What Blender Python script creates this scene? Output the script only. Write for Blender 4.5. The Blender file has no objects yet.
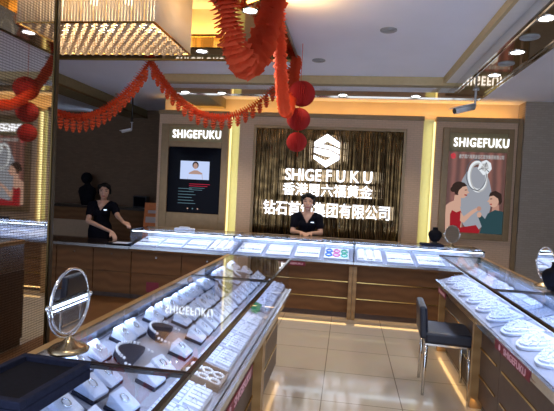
import bpy, bmesh, math, random
from mathutils import Vector, Matrix
random.seed(7)
S = bpy.context.scene
COL = S.collection
PI = math.pi
R = math.radians

# ------------------------------------------------------------ camera, world, exposure
FPX, YAW, PITCH, ROLL, CAMH = 471.0, R(-8.39), R(-1.72), R(2.85), 1.5
def cam_axes():
    cy, sy = math.cos(YAW), math.sin(YAW)
    fw = Vector((sy*math.cos(PITCH), cy*math.cos(PITCH), math.sin(PITCH)))
    r = Vector((cy, -sy, 0)); u = r.cross(fw)
    return r*math.cos(ROLL)+u*math.sin(ROLL), -r*math.sin(ROLL)+u*math.cos(ROLL), fw
_r, _u, _f = cam_axes()
cam = bpy.data.cameras.new('camera'); camo = bpy.data.objects.new('camera', cam); COL.objects.link(camo)
cam.sensor_fit = 'HORIZONTAL'; cam.sensor_width = 36; cam.lens = FPX/554*36; cam.clip_start = .05
m = Matrix((( _r.x, _u.x, -_f.x), (_r.y, _u.y, -_f.y), (_r.z, _u.z, -_f.z))).to_4x4()
m.translation = (0, 0, CAMH); camo.matrix_world = m
S.camera = camo
w = bpy.data.worlds.new('world'); S.world = w; w.use_nodes = True
w.node_tree.nodes['Background'].inputs[0].default_value = (.62, .76, 1.0, 1)
w.node_tree.nodes['Background'].inputs[1].default_value = 2.3
S.view_settings.view_transform = 'Standard'; S.view_settings.look = 'None'
S.view_settings.exposure = 0.42; S.view_settings.gamma = 1.0; S.view_settings.use_curve_mapping = False
S.cycles.max_bounces = 10; S.cycles.transparent_max_bounces = 24; S.cycles.glossy_bounces = 5
S.cycles.sample_clamp_indirect = 4; S.cycles.use_denoising = True
S.cycles.caustics_reflective = False; S.cycles.caustics_refractive = False

def area(name, loc, size, power, color, direction=(0, 0, -1), parent=None, spread=180):
    l = bpy.data.lights.new(name, 'AREA'); l.shape = 'RECTANGLE'; l.size, l.size_y = size
    l.energy = power; l.color = color; l.spread = R(spread)
    o = bpy.data.objects.new(name, l); COL.objects.link(o)
    d = Vector(direction).normalized()
    o.location = loc; o.rotation_euler = d.to_track_quat('-Z', 'Y' if abs(d.z) < .99 else 'Y').to_euler()
    if parent: o.parent = parent
    return o
def point(name, loc, power, color, radius=.05, parent=None):
    l = bpy.data.lights.new(name, 'POINT'); l.energy = power; l.color = color; l.shadow_soft_size = radius
    o = bpy.data.objects.new(name, l); COL.objects.link(o); o.location = loc
    if parent: o.parent = parent
    return o
def spot(name, loc, power, color, angle=100, parent=None, radius=.04):
    l = bpy.data.lights.new(name, 'SPOT'); l.energy = power; l.color = color; l.spot_size = R(angle); l.spot_blend = .7
    l.shadow_soft_size = radius
    o = bpy.data.objects.new(name, l); COL.objects.link(o); o.location = loc
    if parent: o.parent = parent
    return o
P_DOWN, P_COVE, P_CASE, P_KICK, P_CHAND = 26, 5.5, 1.45, .3, 8
WARM, COOL, AMBER = (1, .86, .68), (.46, .62, 1), (1, .52, .12)

# ------------------------------------------------------------ materials
def mat(name, col, rough=.5, metal=0., emit=None, es=0., spec=.5, noise=0., scale=20., bump=0., alpha=None):
    M = bpy.data.materials.new(name); M.use_nodes = True; nt = M.node_tree; b = nt.nodes['Principled BSDF']
    b.inputs['Base Color'].default_value = (*col, 1); b.inputs['Roughness'].default_value = rough
    b.inputs['Metallic'].default_value = metal; b.inputs['Specular IOR Level'].default_value = spec
    if emit: b.inputs['Emission Color'].default_value = (*emit, 1); b.inputs['Emission Strength'].default_value = es
    if noise or bump:
        tc = nt.nodes.new('ShaderNodeTexCoord'); n = nt.nodes.new('ShaderNodeTexNoise')
        n.inputs['Scale'].default_value = scale; n.inputs['Detail'].default_value = 4
        nt.links.new(tc.outputs['Object'], n.inputs['Vector'])
        if noise:
            r_ = nt.nodes.new('ShaderNodeValToRGB')
            r_.color_ramp.elements[0].position = .3; r_.color_ramp.elements[1].position = .7
            r_.color_ramp.elements[0].color = (*[c*(1-noise) for c in col], 1)
            r_.color_ramp.elements[1].color = (*[min(1, c*(1+noise)) for c in col], 1)
            nt.links.new(n.outputs['Fac'], r_.inputs['Fac']); nt.links.new(r_.outputs[0], b.inputs['Base Color'])
        if bump:
            bp = nt.nodes.new('ShaderNodeBump'); bp.inputs['Strength'].default_value = bump; bp.inputs['Distance'].default_value = .01
            nt.links.new(n.outputs['Fac'], bp.inputs['Height']); nt.links.new(bp.outputs[0], b.inputs['Normal'])
    return M
def emat(name, col, st):
    M = bpy.data.materials.new(name); M.use_nodes = True; nt = M.node_tree
    nt.nodes.remove(nt.nodes['Principled BSDF'])
    e = nt.nodes.new('ShaderNodeEmission'); e.inputs[0].default_value = (*col, 1); e.inputs[1].default_value = st
    nt.links.new(e.outputs[0], nt.nodes['Material Output'].inputs[0]); return M
def glass(name, tint=(.975, .985, 1), ior=1.24):
    M = bpy.data.materials.new(name); M.use_nodes = True; nt = M.node_tree
    nt.nodes.remove(nt.nodes['Principled BSDF'])
    t = nt.nodes.new('ShaderNodeBsdfTransparent'); t.inputs[0].default_value = (*tint, 1)
    g = nt.nodes.new('ShaderNodeBsdfGlossy'); g.inputs['Roughness'].default_value = 0.0
    f = nt.nodes.new('ShaderNodeFresnel')
    geo = nt.nodes.new('ShaderNodeNewGeometry'); ma = nt.nodes.new('ShaderNodeMath'); ma.operation = 'MULTIPLY_ADD'   # the same reflectance on both faces of a sheet
    ma.inputs[1].default_value = 1/ior-ior; ma.inputs[2].default_value = ior
    nt.links.new(geo.outputs['Backfacing'], ma.inputs[0]); nt.links.new(ma.outputs[0], f.inputs[0])
    x = nt.nodes.new('ShaderNodeMixShader')
    nt.links.new(f.outputs[0], x.inputs[0]); nt.links.new(t.outputs[0], x.inputs[1]); nt.links.new(g.outputs[0], x.inputs[2])
    nt.links.new(x.outputs[0], nt.nodes['Material Output'].inputs[0]); return M
def wave_mat(name, c1, c2, scale, axis='X', rough=.5, metal=0., dist=0., emit=0., spec=.5):
    M = mat(name, c1, rough, metal, spec=spec); nt = M.node_tree; b = nt.nodes['Principled BSDF']
    tc = nt.nodes.new('ShaderNodeTexCoord'); wv = nt.nodes.new('ShaderNodeTexWave'); wv.bands_direction = axis
    wv.inputs['Scale'].default_value = scale; wv.inputs['Distortion'].default_value = dist; wv.inputs['Detail'].default_value = 2
    rp = nt.nodes.new('ShaderNodeValToRGB'); rp.color_ramp.elements[0].color = (*c1, 1); rp.color_ramp.elements[1].color = (*c2, 1)
    nt.links.new(tc.outputs['Object'], wv.inputs['Vector']); nt.links.new(wv.outputs['Fac'], rp.inputs['Fac'])
    nt.links.new(rp.outputs[0], b.inputs['Base Color'])
    if emit: nt.links.new(rp.outputs[0], b.inputs['Emission Color']); b.inputs['Emission Strength'].default_value = emit
    return M
def floor_mat():
    M = mat('floor_tile', (.72, .64, .54), .085); nt = M.node_tree; b = nt.nodes['Principled BSDF']
    tc = nt.nodes.new('ShaderNodeTexCoord'); mp = nt.nodes.new('ShaderNodeMapping'); mp.inputs['Location'].default_value = (.107, .05, 0)
    br = nt.nodes.new('ShaderNodeTexBrick'); br.offset = 0
    br.inputs['Scale'].default_value = 1; br.inputs['Brick Width'].default_value = .575; br.inputs['Row Height'].default_value = .575
    br.inputs['Mortar Size'].default_value = .004; br.inputs['Mortar'].default_value = (.22, .18, .14, 1)
    br.inputs['Color1'].default_value = (.46, .40, .33, 1); br.inputs['Color2'].default_value = (.49, .43, .36, 1)
    n = nt.nodes.new('ShaderNodeTexNoise'); n.inputs['Scale'].default_value = 5; n.inputs['Detail'].default_value = 5
    mx = nt.nodes.new('ShaderNodeMixRGB'); mx.blend_type = 'MULTIPLY'; mx.inputs[0].default_value = .12
    nt.links.new(tc.outputs['Object'], mp.inputs[0]); nt.links.new(mp.outputs[0], br.inputs[0]); nt.links.new(tc.outputs['Object'], n.inputs[0])
    nt.links.new(br.outputs[0], mx.inputs[1]); nt.links.new(n.outputs[1], mx.inputs[2]); nt.links.new(mx.outputs[0], b.inputs['Base Color'])
    return M
def paper_wall(name, col, k=.12):
    M = mat(name, col, .8); nt = M.node_tree; b = nt.nodes['Principled BSDF']
    tc = nt.nodes.new('ShaderNodeTexCoord'); br = nt.nodes.new('ShaderNodeTexBrick')
    br.inputs['Scale'].default_value = 1; br.inputs['Brick Width'].default_value = .09; br.inputs['Row Height'].default_value = .03
    br.inputs['Mortar Size'].default_value = .004
    br.inputs['Color1'].default_value = (*[c*(1-k) for c in col], 1); br.inputs['Color2'].default_value = (*[c*(1+k) for c in col], 1)
    br.inputs['Mortar'].default_value = (*[c*.88 for c in col], 1)
    mp = nt.nodes.new('ShaderNodeMapping'); mp.inputs['Rotation'].default_value = (R(90), 0, 0)
    nt.links.new(tc.outputs['Object'], mp.inputs[0]); nt.links.new(mp.outputs[0], br.inputs[0]); nt.links.new(br.outputs[0], b.inputs['Base Color'])
    return M
def mirror_grid(name):
    # silvered glass with fine brown bars fired onto it
    M = mat(name, (.62, .60, .58), .03, 1); nt = M.node_tree; b = nt.nodes['Principled BSDF']
    d = nt.nodes.new('ShaderNodeBsdfDiffuse'); d.inputs[0].default_value = (.10, .065, .04, 1)
    tc = nt.nodes.new('ShaderNodeTexCoord')
    w1 = nt.nodes.new('ShaderNodeTexWave'); w1.bands_direction = 'Z'; w1.inputs['Scale'].default_value = 20
    w2 = nt.nodes.new('ShaderNodeTexWave'); w2.bands_direction = 'Y'; w2.inputs['Scale'].default_value = 12
    mh = nt.nodes.new('ShaderNodeMath'); mh.operation = 'GREATER_THAN'; mh.inputs[1].default_value = .66
    mv = nt.nodes.new('ShaderNodeMath'); mv.operation = 'GREATER_THAN'; mv.inputs[1].default_value = .97
    mm = nt.nodes.new('ShaderNodeMath'); mm.operation = 'MAXIMUM'
    sc = nt.nodes.new('ShaderNodeMath'); sc.operation = 'MULTIPLY'; sc.inputs[1].default_value = .45
    x = nt.nodes.new('ShaderNodeMixShader')
    for a in (w1, w2): nt.links.new(tc.outputs['Object'], a.inputs[0])
    nt.links.new(w1.outputs['Fac'], mh.inputs[0]); nt.links.new(w2.outputs['Fac'], mv.inputs[0])
    nt.links.new(mh.outputs[0], mm.inputs[0]); nt.links.new(mv.outputs[0], mm.inputs[1]); nt.links.new(mm.outputs[0], sc.inputs[0])
    nt.links.new(sc.outputs[0], x.inputs[0]); nt.links.new(b.outputs[0], x.inputs[1]); nt.links.new(d.outputs[0], x.inputs[2])
    nt.links.new(x.outputs[0], nt.nodes['Material Output'].inputs[0]); return M
def trans_mat(name, col, t=.4, rough=.6):
    M = mat(name, col, rough); nt = M.node_tree; b = nt.nodes['Principled BSDF']
    tr = nt.nodes.new('ShaderNodeBsdfTranslucent'); tr.inputs[0].default_value = (*col, 1)
    x = nt.nodes.new('ShaderNodeMixShader'); x.inputs[0].default_value = t
    nt.links.new(b.outputs[0], x.inputs[1]); nt.links.new(tr.outputs[0], x.inputs[2])
    nt.links.new(x.outputs[0], nt.nodes['Material Output'].inputs[0]); return M

MAT = dict(
    floor=floor_mat(), ceil=mat('ceiling_paint', (.82, .85, .95), .9, noise=.02, scale=3),
    beige=mat('beige_fascia', (.56, .43, .22), .6, noise=.05), cream=mat('cream_paint', (.78, .76, .72), .8, noise=.02),
    bronze_mirror=mat('bronze_mirror', (.42, .28, .13), .04, 1, noise=.04, scale=2), gold_mirror=mat('gold_mirror', (.72, .48, .16), .08, 1),
    chrome=mat('chrome', (.75, .74, .72), .12, 1), gold_foot=mat('worn_gold', (.42, .31, .18), .25, 1, noise=.2), gold=mat('gold_metal', (.66, .45, .16), .22, 1, noise=.05), brass_dark=mat('dark_brass', (.20, .13, .05), .3, 1, noise=.1),
    panel=paper_wall('stone_paper', (.64, .44, .295), .03), paper=paper_wall('wall_paper', (.36, .30, .24), .06), darkpaper=paper_wall('brown_paper', (.15, .09, .052)),
    wall=mat('wall_paint', (.62, .50, .33), .8, noise=.04, scale=4), olive=mat('olive_trim', (.24, .19, .09), .5, noise=.1),
    slot=mat('slot_paint', (.72, .74, .42), .5, noise=.03),
    frame=mat('frame_bronze', (.27, .175, .085), .38, .3, noise=.1, scale=12), wood=wave_mat('walnut', (.145, .066, .026), (.185, .086, .034), 3, 'Z', .6, 0, 5, spec=.2),
    wood2=wave_mat('golden_wood', (.34, .19, .07), (.42, .25, .10), 3, 'Z', .35, 0, 5), darkpanel=mat('dark_panel', (.085, .05, .036), .4, noise=.15),
    rim=mat('aluminium', (.62, .64, .66), .25, 1, noise=.03), bar=mat('dark_bar', (.06, .055, .055), .18, .8, noise=.1), deck_pale=mat('deck_pale', (.34, .37, .46), .7, noise=.04), deck=mat('deck_cloth', (.26, .29, .38), .7, noise=.05),
    deck_dark=mat('deck_beige', (.37, .37, .42), .7, noise=.08),
    glass=glass('case_glass'), glass_clear=glass('case_glass_reflective', ior=1.55), led=emat('led_white', (.72, .86, 1), 7), white=mat('white_leather', (.68, .73, .86), .45, noise=.02, scale=60),
    navy=mat('navy_velvet', (.012, .014, .030), .85, spec=.12, noise=.2, scale=60), black=mat('black_velvet', (.006, .006, .010), .85, spec=.12, noise=.2, scale=60),
    silver=mat('silver', (.80, .82, .84), .15, 1), mirror=mat('mirror', (.82, .84, .86), .015, 1), pearl=mat('pearl', (.86, .85, .86), .2),
    lit=emat('lit_letter', (.90, .93, 1), 1.7), sign=emat('sign_letter', (.88, .90, 1), 2.2), amber=emat('amber_led', (1, .86, .36), 1.3),
    down=emat('downlight_lens', (1, .97, .92), 9), vent=mat('vent_grey', (.36, .37, .38), .6),
    paperred=trans_mat('orange_tissue', (.78, .10, .028), .35, .8), tassel=trans_mat('orange_tassel', (.76, .12, .04), .35, .8), lantern=trans_mat('red_tissue', (.52, .022, .016), .25, .8),
    crystal=trans_mat('crystal', (.84, .76, .64), .5, .12), seat=mat('seat_vinyl', (.016, .018, .032), .38, noise=.15), maroon=mat('maroon_label', (.20, .012, .03), .5, noise=.05),
    pink=mat('label_print', (.75, .45, .50), .6), skin=mat('skin', (.62, .36, .26), .5, noise=.04), hair=mat('hair_black', (.006, .005, .005), .6, spec=.2), dress=mat('navy_cloth', (.005, .005, .010), .85, spec=.1, noise=.15, scale=30),
    lip=mat('lip', (.42, .10, .09), .5), eye=mat('eye_dark', (.02, .012, .01), .3), orange=mat('orange_print', (.70, .20, .05), .6, noise=.1), screen_black=mat('screen_black', (.004, .004, .008), .12, spec=.03),
    cctv=mat('cctv_white', (.62, .62, .64), .35, noise=.02), plastic=mat('black_plastic', (.015, .015, .018), .3), deskpanel=mat('desk_panel', (.40, .27, .17), .6, noise=.05),
    beads=mat('brown_beads', (.16, .08, .06), .3), tray=mat('brown_tray', (.17, .09, .05), .5), green=mat('green_card', (.05, .5, .18), .5), rose=mat('rose_box', (.72, .45, .42), .6, noise=.04),
    blue=mat('blue_bangle', (.05, .18, .6), .25), jade=mat('jade_bangle', (.08, .45, .30), .25), pinkb=mat('pink_bangle', (.7, .2, .4), .25), yellowgold=mat('yellow_gold', (.85, .55, .15), .2, 1),
    walnut_top=mat('dark_top', (.03, .018, .012), .3),
)

# ------------------------------------------------------------ mesh helpers
def box(bm, x0, x1, y0, y1, z0, z1, mi=0, M=None):
    vs = [bm.verts.new(Vector(p) if M is None else M @ Vector(p)) for p in ((x0,y0,z0),(x1,y0,z0),(x1,y1,z0),(x0,y1,z0),(x0,y0,z1),(x1,y0,z1),(x1,y1,z1),(x0,y1,z1))]
    for f in ((3,2,1,0),(4,5,6,7),(0,1,5,4),(1,2,6,5),(2,3,7,6),(3,0,4,7)):
        bm.faces.new([vs[i] for i in f]).material_index = mi
def prism(bm, poly, d0, d1, mi=0, plane='xz', M=None):
    def P(a, b, d):
        p = {'xz': (a, d, b), 'xy': (a, b, d), 'yz': (d, a, b)}[plane]
        return Vector(p) if M is None else M @ Vector(p)
    A = [bm.verts.new(P(a, b, d0)) for a, b in poly]; B = [bm.verts.new(P(a, b, d1)) for a, b in poly]
    n = len(poly)
    bm.faces.new(A).material_index = mi; bm.faces.new(B[::-1]).material_index = mi
    for i in range(n): bm.faces.new((A[i], B[i], B[(i+1) % n], A[(i+1) % n])).material_index = mi
def tube(bm, pts, r, seg=8, mi=0, closed=False, caps=True):
    pts = [Vector(p) for p in pts]; n = len(pts); rs = r if isinstance(r, (list, tuple)) else [r]*n; rings = []
    prev = None
    for i, p in enumerate(pts):
        if closed: t = (pts[(i+1) % n]-pts[i-1])
        else: t = pts[min(i+1, n-1)]-pts[max(i-1, 0)]
        t.normalize()
        a = Vector((0, 0, 1)) if abs(t.z) < .95 else Vector((1, 0, 0))
        if prev is not None: a = prev
        u = (a - t*a.dot(t)).normalized(); v = t.cross(u); prev = u
        rings.append([bm.verts.new(p+(u*math.cos(2*PI*k/seg)+v*math.sin(2*PI*k/seg))*rs[i]) for k in range(seg)])
    for i in range(n if closed else n-1):
        a, b = rings[i], rings[(i+1) % n]
        for k in range(seg):
            f = bm.faces.new((a[k], a[(k+1) % seg], b[(k+1) % seg], b[k])); f.material_index = mi; f.smooth = True
    if not closed and caps:
        bm.faces.new(rings[0][::-1]).material_index = mi; bm.faces.new(rings[-1]).material_index = mi
def lathe(bm, prof, seg=20, c=(0, 0, 0), mi=0, sx=1, sy=1, caps=True):
    c = Vector(c); rings = []
    for r, z in prof:
        rings.append([bm.verts.new(c+Vector((r*sx*math.cos(2*PI*k/seg), r*sy*math.sin(2*PI*k/seg), z))) for k in range(seg)] if r > 1e-6 else [bm.verts.new(c+Vector((0, 0, z)))])
    for a, b in zip(rings, rings[1:]):
        for k in range(seg):
            k2 = (k+1) % seg
            if len(a) == 1 and len(b) == 1: continue
            if len(a) == 1: q = (a[0], b[k2], b[k])
            elif len(b) == 1: q = (a[k], a[k2], b[0])
            else: q = (a[k], a[k2], b[k2], b[k])
            f = bm.faces.new(q); f.material_index = mi; f.smooth = True
    for ring, rev in ((rings[0], True), (rings[-1], False)) if caps else ():
        if len(ring) > 1: bm.faces.new(ring[::-1] if rev else ring).material_index = mi
def ball(bm, c, rx, ry=None, rz=None, u=12, v=8, mi=0):
    ry = ry or rx; rz = rz or rx
    lathe(bm, [(math.sin(PI*i/v), -rz*math.cos(PI*i/v)) for i in range(v+1)], u, c, mi, rx, ry)
def torus(bm, c, R1, r, axis='y', seg=14, s2=6, mi=0, sx=1):
    pts = []
    for k in range(seg):
        a = 2*PI*k/seg; p = {'y': (R1*sx*math.cos(a), 0, R1*math.sin(a)), 'z': (R1*sx*math.cos(a), R1*math.sin(a), 0), 'x': (0, R1*sx*math.cos(a), R1*math.sin(a))}[axis]
        pts.append(Vector(c)+Vector(p))
    tube(bm, pts, r, s2, mi, closed=True)
def B(): return bmesh.new()
def obj(name, bm, mats, parent=None, loc=None, bevel=0, rot=None):
    me = bpy.data.meshes.new(name)
    bmesh.ops.recalc_face_normals(bm, faces=bm.faces[:]); bm.to_mesh(me); bm.free()
    for mm in (mats if isinstance(mats, (list, tuple)) else [mats]): me.materials.append(MAT[mm] if isinstance(mm, str) else mm)
    o = bpy.data.objects.new(name, me); COL.objects.link(o)
    if parent: o.parent = parent
    if loc: o.location = loc
    if rot: o.rotation_euler = rot
    if bevel:
        md = o.modifiers.new('bevel', 'BEVEL'); md.width = bevel; md.segments = 2; md.limit_method = 'ANGLE'
    return o
def thing(name, label, cat, loc=(0, 0, 0), rotz=0, group=None):
    o = bpy.data.objects.new(name, None); COL.objects.link(o); o.empty_display_size = .1
    o.location = loc; o.rotation_euler = (0, 0, rotz); o['label'] = label; o['category'] = cat
    if group: o['group'] = group
    return o
def tag(o, label, cat, group=None):
    o['label'] = label; o['category'] = cat
    if group: o['group'] = group
    return o
def struct(name, bm, mats, parent=None, bevel=0):
    o = obj(name, bm, mats, parent, bevel=bevel)
    if not parent: o['kind'] = 'structure'
    return o
def dup(root, loc, rotz, label, group=None, rot=None):
    r = root.copy(); COL.objects.link(r); r.location = loc; r.rotation_euler = rot or (0, 0, rotz); r['label'] = label
    if group: r['group'] = group
    for ch in list(root.children):
        c = ch.copy(); COL.objects.link(c); c.parent = r
        for g in list(ch.children):
            d = g.copy(); COL.objects.link(d); d.parent = c
    return r
class Proto:
    """first use moves the built thing itself, later uses copy it"""
    def __init__(self, o): self.o = o; self.used = False
    def place(self, loc, rotz, label, group, rot=None):
        if not self.used:
            self.used = True; o = self.o; o.location = loc; o.rotation_euler = rot or (0, 0, rotz); o['label'] = label; o['group'] = group; return o
        return dup(self.o, loc, rotz, label, group, rot)
ORD = ['first', 'second', 'third', 'fourth', 'fifth', 'sixth', 'seventh', 'eighth', 'ninth', 'tenth', 'eleventh', 'twelfth', 'thirteenth', 'fourteenth', 'fifteenth', 'sixteenth', 'seventeenth', 'eighteenth', 'nineteenth', 'twentieth']

def text_bm(body, height=None, width=None, depth=.01, bold=0., spacing=1.0, flip=False):
    """lettering as a bmesh standing in the xz plane, centred, facing -y"""
    cu = bpy.data.curves.new('lettering', 'FONT'); cu.body = body; cu.size = 1; cu.offset = bold; cu.space_character = spacing
    cu.extrude = .01; cu.resolution_u = 3
    o = bpy.data.objects.new('lettering', cu); COL.objects.link(o)
    dg = bpy.context.evaluated_depsgraph_get(); me = bpy.data.meshes.new_from_object(o.evaluated_get(dg))
    bpy.data.objects.remove(o); bpy.data.curves.remove(cu)
    bm = bmesh.new(); bm.from_mesh(me); bpy.data.meshes.remove(me)
    xs = [v.co.x for v in bm.verts]; ys = [v.co.y for v in bm.verts]
    cx, cy = (min(xs)+max(xs))/2, (min(ys)+max(ys))/2
    sx = (width/(max(xs)-min(xs))) if width else None; sy = (height/(max(ys)-min(ys))) if height else None
    sx = sx or sy; sy = sy or sx
    for v in bm.verts:
        x, y, z = v.co; v.co = ((x-cx)*sx, -(z+.01)/.02*depth, (y-cy)*sy)
    return bm
def join_bm(a, b, M=Matrix.Identity(4), mi=0):
    mp = {v: a.verts.new(M @ v.co) for v in b.verts}
    for f in b.faces:
        try: g = a.faces.new([mp[v] for v in f.verts]); g.material_index = mi; g.smooth = f.smooth
        except ValueError: pass
    b.free()

# ============================================================ STRUCTURE
XL, XR, YF, YB = -6.4, 3.3, -2.6, 9.2
ZC = 2.9
b = B(); box(b, XL, XR, YF, YB, -.1, 0); struct('floor', b, 'floor')
b = B(); box(b, XL, -.97, 1.0, 8.4, 0, .006); struct('floor_staff', b, 'wood')
HX0, HX1, HY0, HY1 = -3.25, -1.03, 2.35, 4.43
b = B()
for (x0, x1, y0, y1) in ((XL, HX0, YF, YB), (HX1, XR, YF, YB), (HX0, HX1, YF, HY0), (HX0, HX1, HY1, YB)): box(b, x0, x1, y0, y1, ZC, ZC+.08)
struct('ceiling', b, 'ceil')
b = B(); box(b, XL-.1, XL, YF, YB, 0, ZC); struct('wall_left', b, 'darkpaper')
b = B(); box(b, XR, XR+.1, YF, YB, 0, ZC); struct('wall_right', b, 'paper')
b = B(); box(b, XL, -4.84, 8.8, 8.9, 0, ZC); box(b, -4.9, -2.96, 8.45, 8.55, 0, ZC); struct('wall_back_left', b, 'darkpaper')
b = B(); box(b, -2.94, 2.36, 7.2, 7.3, 0, ZC); struct('wall_back', b, 'wall')
b = B(); box(b, -2.94, -2.84, 7.3, 8.45, 0, ZC); struct('wall_side', b, 'darkpaper')
b = B(); box(b, 2.36, XR, 6.93, 7.3, 0, ZC); struct('wall_right_back', b, 'paper')
# recess over the chandelier: lining and its bronze mirror frame
b = B(); t = .02; zt = 3.22
box(b, HX0, HX1, HY1, HY1+t, ZC-.0, zt); box(b, HX0, HX1, HY0-t, HY0, ZC, zt); box(b, HX0-t, HX0, HY0, HY1, ZC, zt); box(b, HX1, HX1+t, HY0, HY1, ZC, zt)
struct('trim_1', b, 'wall')
b = B(); box(b, HX0-t, HX1+t, HY0-t, HY1+t, zt, zt+.02); struct('ceiling_recess', b, 'cream')
b = B(); fw = .45; z0 = 2.86
for (x0, x1, y0, y1) in ((HX0-fw, HX1+fw, HY1, HY1+fw), (HX0-fw, HX1+fw, HY0-fw, HY0), (HX0-fw, HX0, HY0, HY1), (HX1, HX1+fw, HY0, HY1)): box(b, x0, x1, y0, y1, z0, ZC, 0)
for (x0, x1, y0, y1) in ((HX0, HX1, HY1-.015, HY1), (HX1-.015, HX1, HY0, HY1)): box(b, x0, x1, y0, y1, z0-.01, ZC+.06, 1)
for (x0, x1, y0, y1) in ((HX0-fw, HX1+fw, HY1+fw, HY1+fw+.012), (HX1+fw, HX1+fw+.012, HY0-fw, HY1+fw)): box(b, x0, x1, y0, y1, z0-.012, z0+.02, 2)
struct('trim_2', b, ['bronze_mirror', 'gold_mirror', 'brass_dark'])
# back and right bulkhead: beige fascia, pale ledge, bronze mirror soffit between chrome beads
BX0, BX1, BXO, BY0, BY1, BZ = -2.35, 1.17, 1.54, 5.73, 6.12, 2.75
b = B()
box(b, BX0, BX1, BY0-.08, BY0+.02, BZ+.055, ZC, 0); box(b, BX1-.15, BX1-.12, YF, BY0-.08, BZ+.085, ZC, 0); box(b, BX1-.12, BX1, YF, BY0-.08, BZ+.085, BZ+.10, 1); box(b, BX1-.12, BX1, YF, BY0-.08, BZ+.10, ZC, 0)
box(b, BX0, BXO, BY0, BY1, BZ, ZC, 2); box(b, BX1, BXO, YF, BY0, BZ, ZC, 2)
struct('trim_3', b, ['beige', 'cream', 'bronze_mirror'])
b = B()
box(b, BX0, BX1, BY0-.015, BY0, BZ-.012, BZ+.05); box(b, BX1-.015, BX1, YF, BY0, BZ-.012, BZ+.08); box(b, BX0, BXO, BY1, BY1+.012, BZ-.012, BZ+.02)
box(b, BXO, BXO+.012, YF, BY1, BZ-.012, BZ+.03); box(b, BX1+.03, BX1+.042, YF, BY0, BZ-.008, BZ); box(b, BXO-.045, BXO-.03, YF, BY0, BZ-.008, BZ); box(b, BX0-.012, BX0, BY0, BY1, BZ-.012, BZ+.05)
struct('trim_4', b, 'chrome')
b = B(); box(b, BX0, BX0+.4, BY1+.012, 8.45, BZ, ZC, 0); box(b, BX0-.012, BX0, BY1+.012, 8.45, BZ-.012, BZ+.04, 1); struct('trim_5', b, ['olive', 'chrome'])
b = B(); box(b, -4.2, -3.8, 2.9, 8.45, BZ, ZC, 0); box(b, -3.8, -3.79, 2.9, 8.45, BZ-.01, BZ+.02, 1); struct('trim_6', b, ['olive', 'brass_dark'])
# built-out panels of the back wall with two lit slots between
YP = 7.0; PZ = 2.66
def wall_panel(name, x0, x1):
    b = B(); box(b, x0, x1, YP, 7.2, 0, PZ, 0); box(b, x0-.005, x1+.005, YP-.025, 7.05, PZ-.05, PZ+.012, 1); struct(name, b, ['panel', 'frame'])
wall_panel('wall_panel_left', -2.94, -1.83); wall_panel('wall_panel_middle', -1.66, 1.03); wall_panel('wall_panel_right', 1.21, 2.33)
b = B(); box(b, -1.83, -1.66, 7.17, 7.2, 0, PZ); box(b, 1.03, 1.21, 7.17, 7.2, 0, PZ); struct('wall_slot', b, 'slot')
b = B(); box(b, 2.30, 2.355, YP-.04, YP, 0, PZ, 0); struct('trim_7', b, 'frame')
for nm, x, lab in (('left', -1.825, 'yellow LED strip in the slot beside the video screen panel'), ('right', 1.205, 'yellow LED strip in the slot beside the ring poster panel')):
    sgn = 1 if nm == 'left' else -1
    b = B(); box(b, x, x+sgn*.02, 7.06, 7.10, .02, PZ-.05)
    o = tag(obj('led_strip', b, 'amber'), lab, 'light strip', 'vertical LED strips of the back wall')
    area('slot_glow', (x+sgn*.03, 7.08, 1.4), (.04, 2.4), .7, (1, .90, .45), (sgn, .5, 0))
# cove lamps hidden on top of the panels
for x0, x1 in ((-2.9, -1.5), (-1.5, -.1), (-.1, 1.2), (1.2, 2.3)):
    area('cove_glow', ((x0+x1)/2, 7.07, PZ+.03), (x1-x0, .05), P_COVE/4, AMBER, (0, .55, 1))
# recess glow, hidden lamp lines behind the frame lip
area('recess_glow', ((HX0+HX1)/2, HY1-.08, ZC+.07), (2.0, .05), 6, AMBER, (0, .35, 1))
area('recess_glow', (HX1-.08, (HY0+HY1)/2, ZC+.07), (.05, 1.8), 6, AMBER, (.35, 0, 1))
area('frame_glow', (HX1+fw+.03, 3.4, z0+.015), (.03, 1.0), 2.2, (1, .75, .42), (.9, 0, .25))

# mirror clad pillar on the left
b = B(); box(b, -2.35, -1.93, 1.1, 2.80, 0, ZC); p = struct('pillar_left', b, 'darkpanel')
b = B(); box(b, -1.93, -1.90, 1.12, 2.80, .02, ZC-.005); obj('mirror_panel', b, mirror_grid('grid_mirror'), p)
b = B(); box(b, -1.94, -1.888, 2.80, 2.83, 0, ZC-.005); obj('corner_post', b, mat('post_bronze', (.05, .032, .014), .35, .4, noise=.1), p)
b = B(); box(b, -1.90, -1.895, 2.792, 2.80, 0, ZC-.005); obj('corner_bead', b, 'brass_dark', p)

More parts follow.
